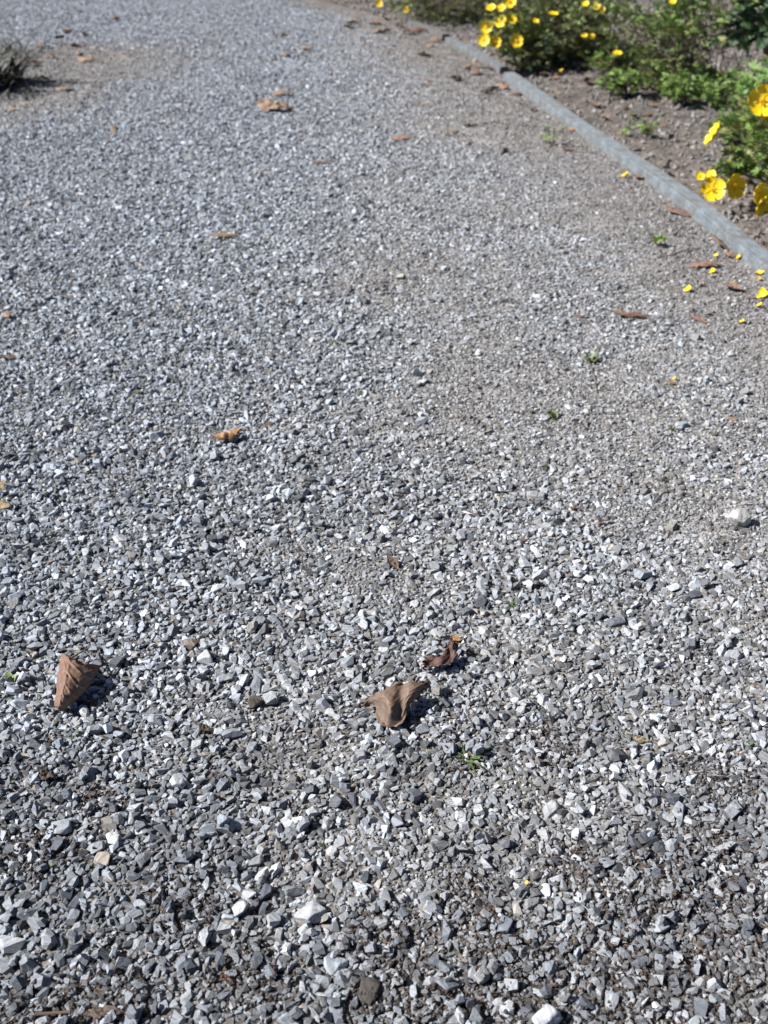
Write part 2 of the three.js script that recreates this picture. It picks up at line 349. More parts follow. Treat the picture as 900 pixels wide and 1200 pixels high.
  crumbs.forEach((b, k) => {
    const im = new THREE.InstancedMesh(stoneMid[k * 3 + 1], stoneMat, b.length); im.name = 'soil_crumb_pieces'; im.userData.kind = 'stuff'; im.castShadow = im.receiveShadow = true;
    b.forEach(([x, z, r], i) => {
      E.set(f() * 6, f() * 6, f() * 6); Q.setFromEuler(E); M.compose(V(x, (k === 2 ? surface(x, z) - .0008 : land(x, z)) + r * .3, z), Q, V(r, r * rr(.6, .9, f), r * rr(.6, 1, f))); im.setMatrixAt(i, M);
      const v = k === 2 ? rr(.04, .10, f) : rr(.11, .29, f); if (k === 2) col.setRGB(v * 1.25, v * .9, v * .72); else if (k) col.setRGB(v * 1.35, v * 1.28, v * 1.2); else col.setRGB(v * 1.0, v * .88, v * .80); im.setColorAt(i, col);
    });
    sc.add(im);
  });
}

// ------------------------------------------------------------------ edging boards
{
  const tex = texture(256, 2048, (x, y) => {
    const s = tn(x / 2, y / 30, 68) * .4 + tn(x / 5 + 3, y / 70 + 2, 51 > 29 ? 29 : 51) * .3 + tn(x / 2, y / 3, 128) * .3, b = tn(x / 30, y / 45, 8), d = smooth(.62, .78, tn(x / 7 + 11, y / 9 + 5, 36) * .6 + tn(x / 40 + 2, y / 80, 6) * .4);
    const l = .66 + .26 * (s - .5) + .14 * (b - .5); return [mix(l - .012, .58, d * .7), mix(l + .003, .52, d * .7), mix(l + .012, .46, d * .7)];
  });
  const bump = texture(256, 2048, (x, y) => { const l = tn(x / 2, y / 30, 68) * .6 + tn(x / 2 + 8, y / 3, 128) * .4; return [l, l, l]; }, false);
  const mats = [[.38, .405, .42], [.32, .325, .325], [.27, .25, .235]].map(c => { const m = new THREE.MeshStandardMaterial({ map: tex, bumpMap: bump, bumpScale: .001, roughness: 1 }); m.color.setRGB(...c); return m; });
  const labels = ['long pale blue grey weathered edging board between gravel and flower bed', 'grey middle edging board butted against the long pale one', 'brownish short edging board partly covered with dead leaves'];
  const prof = [[-.0155, -.05], [-.0155, .0], [-.0152, .0168], [-.0140, .0186], [0, .019], [.0140, .0186], [.0152, .0168], [.0155, 0], [.0155, -.05]];
  kerbLines.forEach((l, k) => {
    const curve = new THREE.CatmullRomCurve3(l.map(p => V(p.x, 0, p.z))), len = curve.getLength(), n = Math.ceil(len / .02), P = [], U = [], I = [], m = prof.length;
    for (let i = 0; i <= n; i++) {
      const c = curve.getPointAt(i / n), t = curve.getTangentAt(i / n), nx = -t.z, nz = t.x;
      prof.forEach(([a, b], j) => { const w = .0005 * n3(i * .55, j * 2.2, k * 9) + .0016 * n3(i * .06, 7, k * 5), e = k === 0 ? 1.05 : .9; P.push(c.x + nx * a * e + nx * w, b + (b > 0 ? w + .002 * n3(i * .1, 3, k) : 0), c.z + nz * a * e + nz * w); U.push(j / m * .5, i / n * len * 1.4 + k * .3); });
    }
    for (let i = 0; i < n; i++) for (let j = 0; j < m - 1; j++) { const a = i * m + j; I.push(a, a + m, a + 1, a + 1, a + m, a + m + 1); }
    for (const [b, s] of [[0, 1], [n * m, -1]]) for (let j = 1; j < m - 1; j++) I.push(...(s > 0 ? [b, b + j, b + j + 1] : [b, b + j + 1, b + j]));
    let g = new THREE.BufferGeometry(); g.setAttribute('position', new THREE.Float32BufferAttribute(P, 3)); g.setAttribute('uv', new THREE.Float32BufferAttribute(U, 2)); g.setIndex(I); g = toCreasedNormals(g, .5);
    top(mesh(g, mats[k]), 'edging_board', labels[k], 'edging board');
  });
}

// ------------------------------------------------------------------ dead leaves
// a surface on a grid of points given a thickness
function shell(pt, nu, nv, th) {
  const P = [], U = [], I = [], q = [];
  for (let j = 0; j <= nv; j++) for (let i = 0; i <= nu; i++) q.push(pt(i / nu, j / nv));
  const at = (i, j) => q[clamp(j, 0, nv) * (nu + 1) + clamp(i, 0, nu)], N = (nu + 1) * (nv + 1), nrm = [];
  for (let j = 0; j <= nv; j++) for (let i = 0; i <= nu; i++) { const a = at(i + 1, j).clone().sub(at(i - 1, j)), b = at(i, j + 1).clone().sub(at(i, j - 1)); const n = a.cross(b); nrm.push(n.lengthSq() > 1e-16 ? n.normalize() : V(0, 1, 0)); }
  for (const s of [1, -1]) q.forEach((p, k) => { const e = nrm[k]; P.push(p.x + e.x * th * s / 2, p.y + e.y * th * s / 2, p.z + e.z * th * s / 2); U.push((k % (nu + 1)) / nu, Math.floor(k / (nu + 1)) / nv); });
  for (let j = 0; j < nv; j++) for (let i = 0; i < nu; i++) { const a = j * (nu + 1) + i, b = a + nu + 1; I.push(a, a + 1, b, b, a + 1, b + 1, N + a, N + b, N + a + 1, N + b, N + b + 1, N + a + 1); }
  const rim = (a, b) => I.push(a, N + a, b, b, N + a, N + b);
  for (let i = 0; i < nu; i++) { rim(i, i + 1); rim(nv * (nu + 1) + i + 1, nv * (nu + 1) + i); }
  for (let j = 0; j < nv; j++) { rim((j + 1) * (nu + 1), j * (nu + 1)); rim(j * (nu + 1) + nu, (j + 1) * (nu + 1) + nu); }
  const g = new THREE.BufferGeometry(); g.setAttribute('position', new THREE.Float32BufferAttribute(P, 3)); g.setAttribute('uv', new THREE.Float32BufferAttribute(U, 2)); g.setIndex(I); g.computeVertexNormals(); return g;
}
const veinAt = (u, v) => { // u across, v along
  const a = Math.abs(u - .5), mid = smooth(.018, .004, a), k = (v * 7.5 - a * 2.4 + 10) % 1, side = smooth(.09, .02, Math.abs(k - .5)) * smooth(.5, .35, a); return Math.max(mid, side * .8);
};
const leafTex = texture(512, 512, (x, y) => {
  const u = x / 512, v = y / 512, s = tn(x / 6, y / 6, 85 > 64 ? 64 : 85) * .4 + tn(x / 24, y / 24, 21) * .35 + tn(x / 90 + 3, y / 90, 6) * .25, sp = smooth(.70, .82, tn(x / 10 + 40, y / 10 + 9, 51));
  const l = .76 + .22 * (s - .5) + .14 * veinAt(u, v) - .07 * sp; return [l + .03, l, l - .03];
});
const leafBump = texture(512, 512, (x, y) => { const l = .12 * tn(x / 14, y / 14, 36) + .65 * veinAt(x / 512, y / 512); return [l, l, l]; }, false);
const ribAt = (u, v) => { const a = Math.abs(u - .5), k = (v * 5.5 - a * 2.6 + a * a * 1.5 + 10) % 1; return Math.max(smooth(.03, .008, a) * .6, smooth(.12, .02, Math.abs(k - .5)) * smooth(.5, .40, a) * (u > .5 ? 1 : .15)); };
const leafMats = new Map();
const ribTex = texture(512, 512, (x, y) => { const s = tn(x / 5, y / 5, 102 > 64 ? 64 : 102) * .5 + tn(x / 40, y / 40, 12) * .5, r = ribAt(x / 512, y / 512), l = .66 + .24 * (s - .5) + .16 * r; return [l + .02, l, l - .01]; });
const scrapTex = texture(512, 512, (x, y) => { const s = tn(x / 4, y / 4, 128) * .25 + tn(x / 60, y / 14, 36) * .4 + tn(x / 90 + 3, y / 90, 6) * .35, l = .70 + .34 * (s - .5) + .08 * smooth(.06, .0, Math.abs(((x / 512 * 5 + .4 * tn(x / 64, y / 128, 4)) % 1) - .5)); return [l + .02, l, l - .02]; });
function leafMat(c) {
  const k = c.join(); if (!leafMats.has(k)) { const m = new THREE.MeshPhysicalMaterial({ map: leafTex, bumpMap: leafBump, bumpScale: .0009, roughness: .7, side: THREE.DoubleSide }); m.color.setRGB(...c); leafMats.set(k, m); } return leafMats.get(k);
}
const BROWN = [.27, .165, .12], TAN = [.40, .275, .185], ORANGE = [.48, .27, .12], RED = [.17, .085, .065], DARK = [.11, .070, .05], PINK = [.36, .235, .175];
// a dead leaf: length, width, rolled about its midrib (fold), bowed along it (bow), wavy at the rim
function leafGeo(o, f) {
  const { L, W, fold = 1, bow = .5, wave = .12, tw = .3 } = o, s1 = f() * 20, asym = rr(.85, 1.15, f);
  return shell((u, v) => {
    const w = W / 2 * Math.pow(Math.sin(Math.PI * Math.pow(clamp(v, .012, .988), .82)), .8) * (1 + .10 * n3(v * 9 + s1, u > .5 ? 3 : 8)), a = (u - .5) * 2 * (u > .5 ? asym : 1);
    const th = a * fold * (1 + .35 * n3(v * 3 + s1, 1)), rad = w / Math.max(.15, fold);
    let x = rad * Math.sin(th), y = rad * (1 - Math.cos(th)); y += w * wave * n3(u * 5 + s1, v * 7) + w * wave * .5 * n3(u * 11, v * 15 + s1) - .0011 * Math.abs(Math.cos(v * 22)) * Math.abs(a);
    const t = (v - .5) * tw; const X = x * Math.cos(t) - y * Math.sin(t), Y = x * Math.sin(t) + y * Math.cos(t), b = (v - .5) * bow, rb = L / Math.max(.05, Math.abs(bow));
    const sgn = Math.sign(bow) || 1; return V(X, Y + sgn * rb * (1 - Math.cos(b)), rb * Math.sin(Math.abs(bow) * (v - .5)) || 0);
  }, 12, 16, .00035);
}
function tube(points, r0, r1, seg = 12, rad = 5) {
  const c = new THREE.CatmullRomCurve3(points), g = new THREE.TubeGeometry(c, seg, 1, rad, false), p = g.attributes.position, q = V();
  for (let i = 0; i <= seg; i++) { c.getPointAt(i / seg, q); const r = mix(r0, r1, i / seg); for (let j = 0; j <= rad; j++) { const k = i * (rad + 1) + j; p.setXYZ(k, q.x + (p.getX(k) - q.x) * r, q.y + (p.getY(k) - q.y) * r, q.z + (p.getZ(k) - q.z) * r); } }
  g.computeVertexNormals(); return g;
}
const stalkMat = new THREE.MeshStandardMaterial({ roughness: .8 }); stalkMat.color.setRGB(.20, .13, .08);
let leafSeed = 1;
// px, py, width in px of the longer side, colour, label, options
function deadLeaf(px, py, w, c, label, o = {}, group) {
  const f = rng(900 + leafSeed++), p = onPlane(px, py, .008), t = toPix(p.x, p.y, p.z), L = w * t[2] / F * (o.k || 1.05);
  const g = new THREE.Group(), W = L * (o.wide || rr(.42, .6, f)), geo = leafGeo({ L, W, fold: o.fold ?? rr(.5, 1.4, f), bow: o.bow ?? rr(-.3, .9, f), tw: o.tw ?? rr(-.7, .7, f), wave: o.wave ?? .22 }, f);
  const turn = o.turn ?? rr(0, 6.28, f), roll = o.roll ?? (f() < .5 ? Math.PI : 0) + rr(-.4, .4, f), pitch = o.pitch ?? rr(-.15, .15, f);
  geo.applyMatrix4(new THREE.Matrix4().makeRotationFromEuler(new THREE.Euler(pitch, 0, roll))); geo.rotateY(turn); geo.computeBoundingBox();
  geo.translate(0, -geo.boundingBox.min.y, 0);
  part('blade', geo, leafMat(c), g);
  if (o.stem !== false && w > 16) { const d = V(Math.sin(turn), 0, Math.cos(turn)), h = (geo.boundingBox.max.y) * .45; part('stalk', tube([d.clone().multiplyScalar(L * .40).setY(h), d.clone().multiplyScalar(L * .55).setY(h * .8), d.clone().multiplyScalar(L * .68).add(V(.003, h * .4, 0))], .0007, .0004, 6, 5), stalkMat, g); }
  g.position.set(p.x, (o.on ?? Math.max(surface(p.x, p.z), land(p.x, p.z) + .002)) - .0008, p.z);
  return top(g, 'dead_leaf', label, 'leaf', group);
}
// a leaf drawn through rows of points [px, py, height]
function patchLeaf(rows, c, label, stalk, rib = 0, rag = .0012) {
  const W = rows.map(r => r.map(([x, y, h]) => onPlane(x, y, h + .004)));
  const cr = (a, b, c2, d, t) => a.clone().multiplyScalar(-.5 * t ** 3 + t * t - .5 * t).add(b.clone().multiplyScalar(1.5 * t ** 3 - 2.5 * t * t + 1)).add(c2.clone().multiplyScalar(-1.5 * t ** 3 + 2 * t * t + .5 * t)).add(d.clone().multiplyScalar(.5 * t ** 3 - .5 * t * t));
  const line = (l, t) => { const n = l.length - 1, s = clamp(t) * n, i = Math.min(n - 1, Math.floor(s)), q = k => l[clamp(k, 0, n)]; return cr(q(i - 1), q(i), q(i + 1), q(i + 2), s - i); };
  const o = W[Math.floor(W.length / 2)][Math.floor(W[0].length / 2)].clone(); o.y = 0;
  const edge = t => Math.min(t, 1 - t), seed = rows.length * 3.7 + rows[0][0][0];
  const geo = shell((u, v) => {
    const e = Math.min(edge(u), edge(v)), r = rag * smooth(.12, 0, e), p = line(W.map(q => line(q, u)), v).sub(o);
    p.x += r * n3(u * 14 + seed, v * 14); p.z += r * n3(u * 14, v * 14 + seed, 4); p.y += .0009 * n3(u * 7 + seed, v * 7) + .0005 * n3(u * 17 + seed, v * 17) + r * n3(u * 9, v * 9 + seed, 8);
    if (rib) p.y += rib * (ribAt(u, v) - .5) * smooth(.1, .2, u - .3); return p;
  }, 48, 64, .00022);
  const bm = rib ? new THREE.MeshPhysicalMaterial({ map: ribTex, roughness: .75, side: THREE.DoubleSide }) : new THREE.MeshPhysicalMaterial({ map: scrapTex, roughness: .7, side: THREE.DoubleSide }); bm.color.setRGB(...c);
  const g = new THREE.Group(); g.position.copy(o); part('blade', geo, bm, g);
  if (stalk) part('stalk', tube(stalk.map(([x, y, h]) => onPlane(x, y, h + .004).sub(o)), .0009, .0005, 10, 6), stalkMat, g);
  return top(g, 'dead_leaf', label, 'leaf');
}
patchLeaf([
  [[71, 771, .006], [73, 767, .012], [82, 771, .016], [100, 777, .013], [117, 779, .006]],
  [[69, 785, .005], [72, 781, .012], [79, 785, .016], [94, 794, .012], [109, 796, .005]],
  [[67, 803, .004], [70, 799, .010], [75, 803, .014], [86, 811, .010], [98, 812, .003]],
  [[65, 818, .002], [67, 815, .007], [71, 818, .010], [77, 822, .007], [83, 824, .002]],
  [[63, 829, .001], [65, 827, .003], [68, 830, .005], [71, 832, .003], [74, 833, .001]],
], [.36, .215, .15], 'ribbed brown dead leaf folded like a tent with raised veins', [[82, 772, .020], [92, 766, .012], [104, 759, .002]], .0011);
patchLeaf([
  [[425, 822, .005], [425, 824, .006], [426, 826, .004], [427, 828, .002]],
  [[437, 815, .010], [437, 818, .011], [438, 822, .010], [438, 826, .007]],
  [[448, 809, .013], [448, 816, .014], [450, 829, .009], [445, 846, .002]],
  [[459, 803, .014], [459, 817, .0155], [457, 836, .012], [456, 851, .003]],
  [[470, 800, .0135], [470, 814, .0125], [469, 832, .009], [471, 848, .004]],
  [[480, 799, .016], [480, 809, .016], [479, 820, .012], [478, 831, .007]],
  [[491, 798, .015], [491, 804, .016], [490, 811, .013], [488, 818, .009]],
  [[501, 799, .012], [501, 800, .012], [501, 802, .011], [500, 804, .009]],
], [.25, .168, .12], 'brown papery dead leaf with a drooping rounded lobe and pointed ends', null, 0, .0032);
deadLeaf(268, 511, 37, [.60, .36, .18], 'orange tan leaf rolled into a tube open at one end', { turn: 2.2, fold: 1.7, bow: .15, roll: Math.PI - .3, wide: .62, wave: .35 });
deadLeaf(314, 492, 17, [0.195, 0.137, 0.099], 'small smooth brown oval leaf near the orange rolled leaf', { turn: -.7 + Math.PI, fold: .5, wide: .6, roll: Math.PI, stem: false });
patchLeaf([
  [[497, 771, .005], [496, 776, .007], [496, 782, .003]], [[507, 768, .008], [507, 775, .005], [507, 783, .004]], [[516, 768, .005], [518, 773, .008], [520, 780, .004]],
  [[523, 763, .007], [527, 767, .004], [531, 773, .006]], [[526, 755, .008], [530, 757, .010], [535, 761, .006]], [[528, 749, .009], [530, 750, .011], [534, 752, .008]],
], [.16, .085, .065], 'reddish brown torn leaf crumpled around a white chip', null, 0, .003);
deadLeaf(535, 739, 14, ORANGE, 'tiny orange leaf fragment beside a light grey chip', { turn: 1.2, fold: .6, wide: .7, stem: false });
deadLeaf(461, 653, 22, [0.163, 0.115, 0.087], 'small dull brown leaf scrap on a dusty strip of gravel', { turn: .5, wave: .35, wide: .7 });
deadLeaf(673, 591, 11, [0.403, 0.163, 0.094], 'tiny brick red leaf scrap', { turn: 1.3, wide: .75, stem: false });
deadLeaf(614, 630, 12, [0.264, 0.161, 0.099], 'tiny rust brown leaf scrap beside a grey stone', { turn: 1.5, stem: false });
deadLeaf(706, 609, 13, [0.241, 0.152, 0.104], 'thin rusty leaf scrap lying flat in the gravel', { turn: 1.5, stem: false });
deadLeaf(263, 275, 32, [0.406, 0.289, 0.166], 'slim golden brown curled leaf pointing across the path', { turn: 1.6, fold: 1.8, wide: .38, roll: Math.PI, bow: .1 });
deadLeaf(378, 189, 25, [0.293, 0.203, 0.148], 'slim tan leaf lying with a dark twig behind it', { turn: 1.55, fold: 1.5, wide: .4, roll: Math.PI, bow: .3 });
deadLeaf(324, 127, 42, TAN, 'large crumpled tan leaf in the middle of the path', { turn: 1.5, fold: .8, wide: .7, roll: Math.PI, bow: .25, wave: .45 });
deadLeaf(331, 109, 24, [0.338, 0.214, 0.145], 'orange brown leaf just behind the large crumpled one', { turn: 1.4, fold: 1.1, wide: .5, roll: Math.PI, bow: .8 });
deadLeaf(472, 160, 32, [0.339, 0.222, 0.160], 'flat russet leaf out in the open gravel', { turn: 1.5, fold: .6, wide: .5, roll: Math.PI, bow: .3 });
deadLeaf(550, 144, 18, [0.352, 0.215, 0.139], 'rust coloured leaf with a raised end', { turn: 1.6, wide: .45 });
deadLeaf(531, 152, 8, ORANGE, 'speck of orange leaf near the rust coloured leaf', { turn: 1.6, wide: .8, stem: false });
deadLeaf(740, 365, 41, [0.377, 0.233, 0.157], 'long russet leaf rolled lengthwise on the gravel', { turn: 1.48, fold: 2.0, wide: .38, roll: Math.PI, bow: .15, wave: .3 });
deadLeaf(680, 366, 16, [0.257, 0.161, 0.113], 'small brown leaf next to the long russet leaf', { turn: 1.5, wide: .5 });
deadLeaf(819, 369, 24, [0.321, 0.197, 0.156], 'pinkish brown leaf sunk into the dirt', { turn: .7, wide: .5, fold: .5, roll: 0 });
deadLeaf(825, 308, 34, [0.352, 0.211, 0.160], 'reddish leaf curled above two yellow petals', { turn: 1.5, fold: 1.3, wide: .5, roll: Math.PI, bow: .5 });
deadLeaf(845, 285, 30, [0.294, 0.212, 0.170], 'brown leaf leaning against the pale edging board', { turn: .5, fold: .9, wide: .6, roll: Math.PI - .4, bow: .4, pitch: .35 });
deadLeaf(858, 296, 22, PINK, 'pinkish leaf tucked below the edging board', { turn: 1.2, fold: .8, wide: .7, roll: Math.PI });
deadLeaf(797, 245, 36, [0.267, 0.178, 0.143], 'dull red brown leaf lying along the edging board', { turn: .85, fold: .5, wide: .5, roll: Math.PI, bow: .3 });
deadLeaf(861, 335, 22, [0.326, 0.230, 0.189], 'pinkish brown leaf with a yellow petal on it', { turn: .9, fold: .8, wide: .8, roll: 0 });
deadLeaf(676, 150, 24, [0.480, 0.295, 0.171], 'bright orange tan leaf resting against the edging', { turn: 1.5, fold: .8, wide: .42, roll: Math.PI, bow: .3 });
deadLeaf(752, 206, 22, PINK, 'pale pinkish leaf next to a yellow petal', { turn: 1.2, fold: .8, wide: .7, roll: 0 });
deadLeaf(666, 171, 16, [0.312, 0.237, 0.189], 'faded tan leaf lying flat in dusty gravel', { turn: 1.5, wide: .55 });
deadLeaf(859, 486, 12, [0.496, 0.303, 0.152], 'small bright orange leaf chip', { turn: 1.5, wide: .7, stem: false });
deadLeaf(788, 443, 11, [0.482, 0.310, 0.138], 'small yellow orange leaf chip', { turn: 1.5, wide: .7, stem: false });
deadLeaf(8, 364, 20, TAN, 'tan leaf at the stony side of the path', { turn: .4, wide: .7, roll: Math.PI });
deadLeaf(3, 566, 18, [0.427, 0.330, 0.186], 'straw yellow leaf, the farther of a pair', { turn: .4, wide: .7, roll: Math.PI, stem: false });
deadLeaf(5, 588, 20, [0.429, 0.346, 0.195], 'straw yellow leaf, the nearer of a pair', { turn: .9, wide: .75, roll: Math.PI, stem: false });
deadLeaf(8, 412, 24, DARK, 'dark brown shrivelled leaf on blue grey gravel', { turn: 1.4, wave: .4 });
deadLeaf(105, 815, 0.1 + 14, RED, 'dark scrap of leaf under the ribbed leaf', { turn: 1.4, stem: false, wave: .5 });
deadLeaf(240, 847, 15, DARK, 'small blackish brown crumb of leaf', { turn: 1.2, wide: .8, stem: false, wave: .5 });
deadLeaf(55, 903, 24, [0.106, 0.075, 0.058], 'dark crumbled leaf among the larger stones', { turn: 1.2, wide: .8, wave: .6, stem: false });
deadLeaf(120, 1180, 46, [0.130, 0.089, 0.068], 'broken brown leaf attached to a thin twig', { turn: 1.6, fold: .7, wide: .35, wave: .6 });
deadLeaf(265, 325 + 815, 20, [0.158, 0.078, 0.054], 'tiny curled rusty brown leaf in a hollow', { turn: 1.0, fold: 2.2, wide: .7, wave: .4, stem: false });
deadLeaf(753, 858, 20, [0.400, 0.345, 0.207], 'straw coloured dry husk in the gravel', { turn: 1.2, fold: 2.0, wide: .7, wave: .5, stem: false });
deadLeaf(134, 152, 17, [0.411, 0.315, 0.239], 'pale tan upright leaf alone on the blue gravel', { turn: .3, wide: .6, pitch: .4 });
deadLeaf(102, 69, 21, [0.423, 0.300, 0.217], 'tan leaf with a dark rim on the bare dirt', { turn: 1.5, wide: .6, fold: 1.2, bow: .6 });
deadLeaf(76, 104, 23, [0.373, 0.256, 0.188], 'tan curled leaf on dirt near the dark grass', { turn: 1.5, wide: .5, fold: 1.2, bow: .6 });
deadLeaf(447, 36, 25, [0.480, 0.384, 0.308], 'pale cream leaf lying flat before the shrubs', { turn: 1.5, wide: .6, fold: .4 });
deadLeaf(489, 36, 22, [0.224, 0.135, 0.107], 'dark red leaf curled over the brownish edging board', { turn: 1.4, wide: .6, fold: 1.3 });
{ // litter that only its place tells apart
  const a = 'small brown dead leaf in the litter around the edging board', b = 'small faded dead leaf on the bare dirt by the dark grass', c = 'small dead leaf lying on the soil of the flower bed', f = rng(31);
  const tones = [[.30, .20, .15], [.22, .145, .11], [.40, .29, .22], [.15, .10, .08], [.34, .22, .145]];
  for (const [x, y] of [[512, 46], [505, 52], [520, 38], [560, 76], [548, 78], [568, 84], [556, 84], [575, 80], [535, 90], [501, 92], [578, 102], [570, 106], [590, 100], [605, 108], [612, 120], [625, 125], [498, 63], [470, 30], [455, 22], [440, 26], [415, 26], [408, 30], [430, 52], [478, 38], [495, 20], [360, 58], [335, 64], [330, 40]])
    deadLeaf(x, y, rr(11, 19, f), tones[Math.floor(f() * 5)], a, { wide: rr(.5, .75, f), stem: false, wave: .35 }, 'leaf litter along the edging');
  for (const [x, y] of [[88, 53], [92, 62], [35, 70], [42, 76], [48, 52], [70, 42], [52, 90], [28, 122], [12, 126], [78, 37], [100, 40], [60, 66], [20, 96], [135, 20]])
    deadLeaf(x, y, rr(11, 19, f), tones[Math.floor(f() * 5)], b, { wide: rr(.5, .75, f), stem: false, wave: .35 }, 'leaf litter on the dirt');
  for (const [x, y] of [[742, 130], [733, 124], [708, 135], [760, 128], [780, 142], [652, 90], [640, 86], [700, 118], [690, 96], [770, 120], [812, 105], [855, 118], [862, 108], [875, 175], [843, 145], [735, 60], [780, 48], [868, 205], [885, 252], [624, 78], [860, 190]])
    deadLeaf(x, y, rr(13, 24, f), tones[Math.floor(f() * 5)], c, { wide: rr(.5, .75, f), stem: false, wave: .35 }, 'leaf litter in the flower bed');
}

// ------------------------------------------------------------------ yellow flowers and petals
const yellow = new THREE.MeshPhysicalMaterial({ roughness: .55, transmission: .14, thickness: 0, side: THREE.DoubleSide }); yellow.color.setRGB(1.0, .74, .004);
yellow.map = texture(64, 64, (x, y) => { const l = .93 + .14 * (tn(x / 2, y / 30, 32) - .5); return [l, l - .05 * tn(x / 6, y / 8, 8), l]; });
const wilted = yellow.clone(); wilted.color.setRGB(.62, .36, .03); const faded = yellow.clone(); faded.color.setRGB(.80, .66, .18);
const yellowDeep = new THREE.MeshStandardMaterial({ roughness: .8 }); yellowDeep.color.setRGB(.80, .47, .015);
const sepalMat = new THREE.MeshStandardMaterial({ roughness: .7, side: THREE.DoubleSide }); sepalMat.color.setRGB(.13, .20, .04);
function petalGeo(seed) {
  return shell((u, v) => { const w = .225 * Math.pow(Math.sin(Math.PI * (.06 + .90 * Math.pow(v, 1.15)) * .62), 1.0) * (v > .9 ? Math.sqrt(Math.max(0, 1 - ((v - .9) / .1) ** 2) * .75 + .25) : 1), a = (u - .5) * 2;
    return V(a * w, .10 * v * v + .05 * a * a * v + .015 * n3(u * 4 + seed, v * 4), .06 + .44 * v - .03 * Math.abs(Math.cos(a * 3)) * v); }, 6, 8, .006);
}
const petals = [1, 2, 3].map(petalGeo);
const petalsCurled = [4, 5, 6].map(k => { const g = petalGeo(k), p = g.attributes.position; for (let i = 0; i < p.count; i++) { const x = p.getX(i), z = p.getZ(i); p.setY(i, p.getY(i) + .9 * x * x * (k === 5 ? -1 : 1) + .06 * n3(x * 9 + k, z * 9) + (k - 5) * .5 * (z - .3) ** 2); } g.computeVertexNormals(); return g; });
const centre = (() => { const gs = [new THREE.SphereGeometry(.075, 10, 6).scale(1, .6, 1).translate(0, .035, 0)]; const f = rng(5); for (let i = 0; i < 22; i++) { const a = f() * 6.283, r = rr(.06, .13, f); gs.push(new THREE.SphereGeometry(.018, 5, 4).translate(Math.cos(a) * r, .06 + f() * .05, Math.sin(a) * r)); } return mergeGeometries(gs.map(g => g.toNonIndexed())); })();
const sepals = mergeGeometries([0, 1, 2, 3, 4].map(k => shell((u, v) => V((u - .5) * .16 * Math.sin(Math.PI * (.15 + .8 * v)), -.03 + .03 * v, .03 + .28 * v), 3, 4, .006).rotateY(k * 1.2566 + .628)));
function flower(size, normal, spin, parent, at) {
  const f = part('flower', centre, yellowDeep, parent); f.position.copy(at); f.scale.setScalar(size);
  f.quaternion.setFromUnitVectors(V(0, 1, 0), normal.clone().normalize()).multiply(new THREE.Quaternion().setFromAxisAngle(V(0, 1, 0), spin));
  for (let k = 0; k < 5; k++) { const p = part('petal', petals[k % 3], yellow, f); p.rotation.y = k * 1.25664; p.rotation.order = 'YXZ'; p.rotation.x = -(.02 + .1 * ((k * 7 + spin * 13) % 1)); }
  part('sepals', sepals, sepalMat, f); return f;
}
// fallen petals
{
  const g = 'fallen petals beside the edging', f = rng(77);
  const spots = [[890, 320, 15, 'large yellow petal lying on dirt at the foot of the edging board'], [894, 345, 16, 'large yellow petal on the fine gravel away from the edging'], [836, 317, 10, 'curled yellow petal beside the reddish leaf'], [823, 330, 8], [805, 338, 11, 'yellow petal lying on grey chippings alone'], [860, 330, 9, 'orange yellow petal lying on a pinkish leaf'], [866, 301, 8], [868, 374, 9, 'small yellow petal farthest from the edging board'], [838, 298, 7], [884, 309, 7], [891, 327, 8], [889, 355, 8], [731, 205, 11, 'yellow petal beside a pale pinkish leaf'], [726, 153, 7], [656, 82, 9, 'round yellow petal on the soil below the shrub'], [555, 68, 7], [719, 110, 6], [790, 440, 6], [617, 1032, 7, 'tiny yellow petal scrap among coarse gravel']];
  for (const [x, y, w, l] of spots) {
    const p = onPlane(x, y, .006), t = toPix(p.x, p.y, p.z), s = w * t[2] / F / .55, m = mesh(petalsCurled[Math.floor(f() * 3)], l ? yellow : [yellow, faded, wilted][Math.floor(f() * 3)]);
    m.scale.set(s, s * 1.4, s); m.rotation.set(rr(-.25, .25, f), rr(1.0, 2.2, f), rr(-.3, .3, f)); m.position.set(p.x - s * .25, Math.max(surface(p.x, p.z), land(p.x, p.z) + .002) + .001, p.z);
    top(m, 'fallen_petal', l || 'tiny faded yellow petal scrap near the edging board', 'petal', l ? undefined : g);
  }
}

// ------------------------------------------------------------------ shrubs
function leafletSet(P, C, I, at, dir, up, L, n, spread, c, f) { // a hand of narrow leaflets
  const side = dir.clone().cross(up).normalize(), u = side.clone().cross(dir).normalize();
  for (let k = 0; k < n; k++) {
    const a = (k / (n - 1) - .5) * spread + rr(-.15, .15, f), d = dir.clone().multiplyScalar(Math.cos(a)).addScaledVector(side, Math.sin(a)).addScaledVector(u, rr(-.15, .3, f)).normalize();
    const l = L * rr(.75, 1.1, f), w = l * rr(.13, .18, f), s = d.clone().cross(u).normalize(), b = P.length / 3, m = at.clone().addScaledVector(d, l * .5).addScaledVector(u, -l * .03), e = at.clone().addScaledVector(d, l).addScaledVector(u, -l * .12);
    for (const q of [at, m.clone().addScaledVector(s, w).addScaledVector(u, w * .5), m, m.clone().addScaledVector(s, -w).addScaledVector(u, w * .5), e]) P.push(q.x, q.y, q.z);
    const j = rr(.75, 1.25, f); for (let q = 0; q < 5; q++) C.push(c[0] * j, c[1] * j, c[2] * j);
    I.push(b, b + 1, b + 2, b, b + 2, b + 3, b + 2, b + 1, b + 4, b + 3, b + 2, b + 4);
  }
}
const foliageMat = new THREE.MeshPhysicalMaterial({ vertexColors: true, roughness: .6, transmission: .38, thickness: 0, side: THREE.DoubleSide });
const barkMat = new THREE.MeshStandardMaterial({ roughness: .9 }); barkMat.color.setRGB(.105, .075, .055);
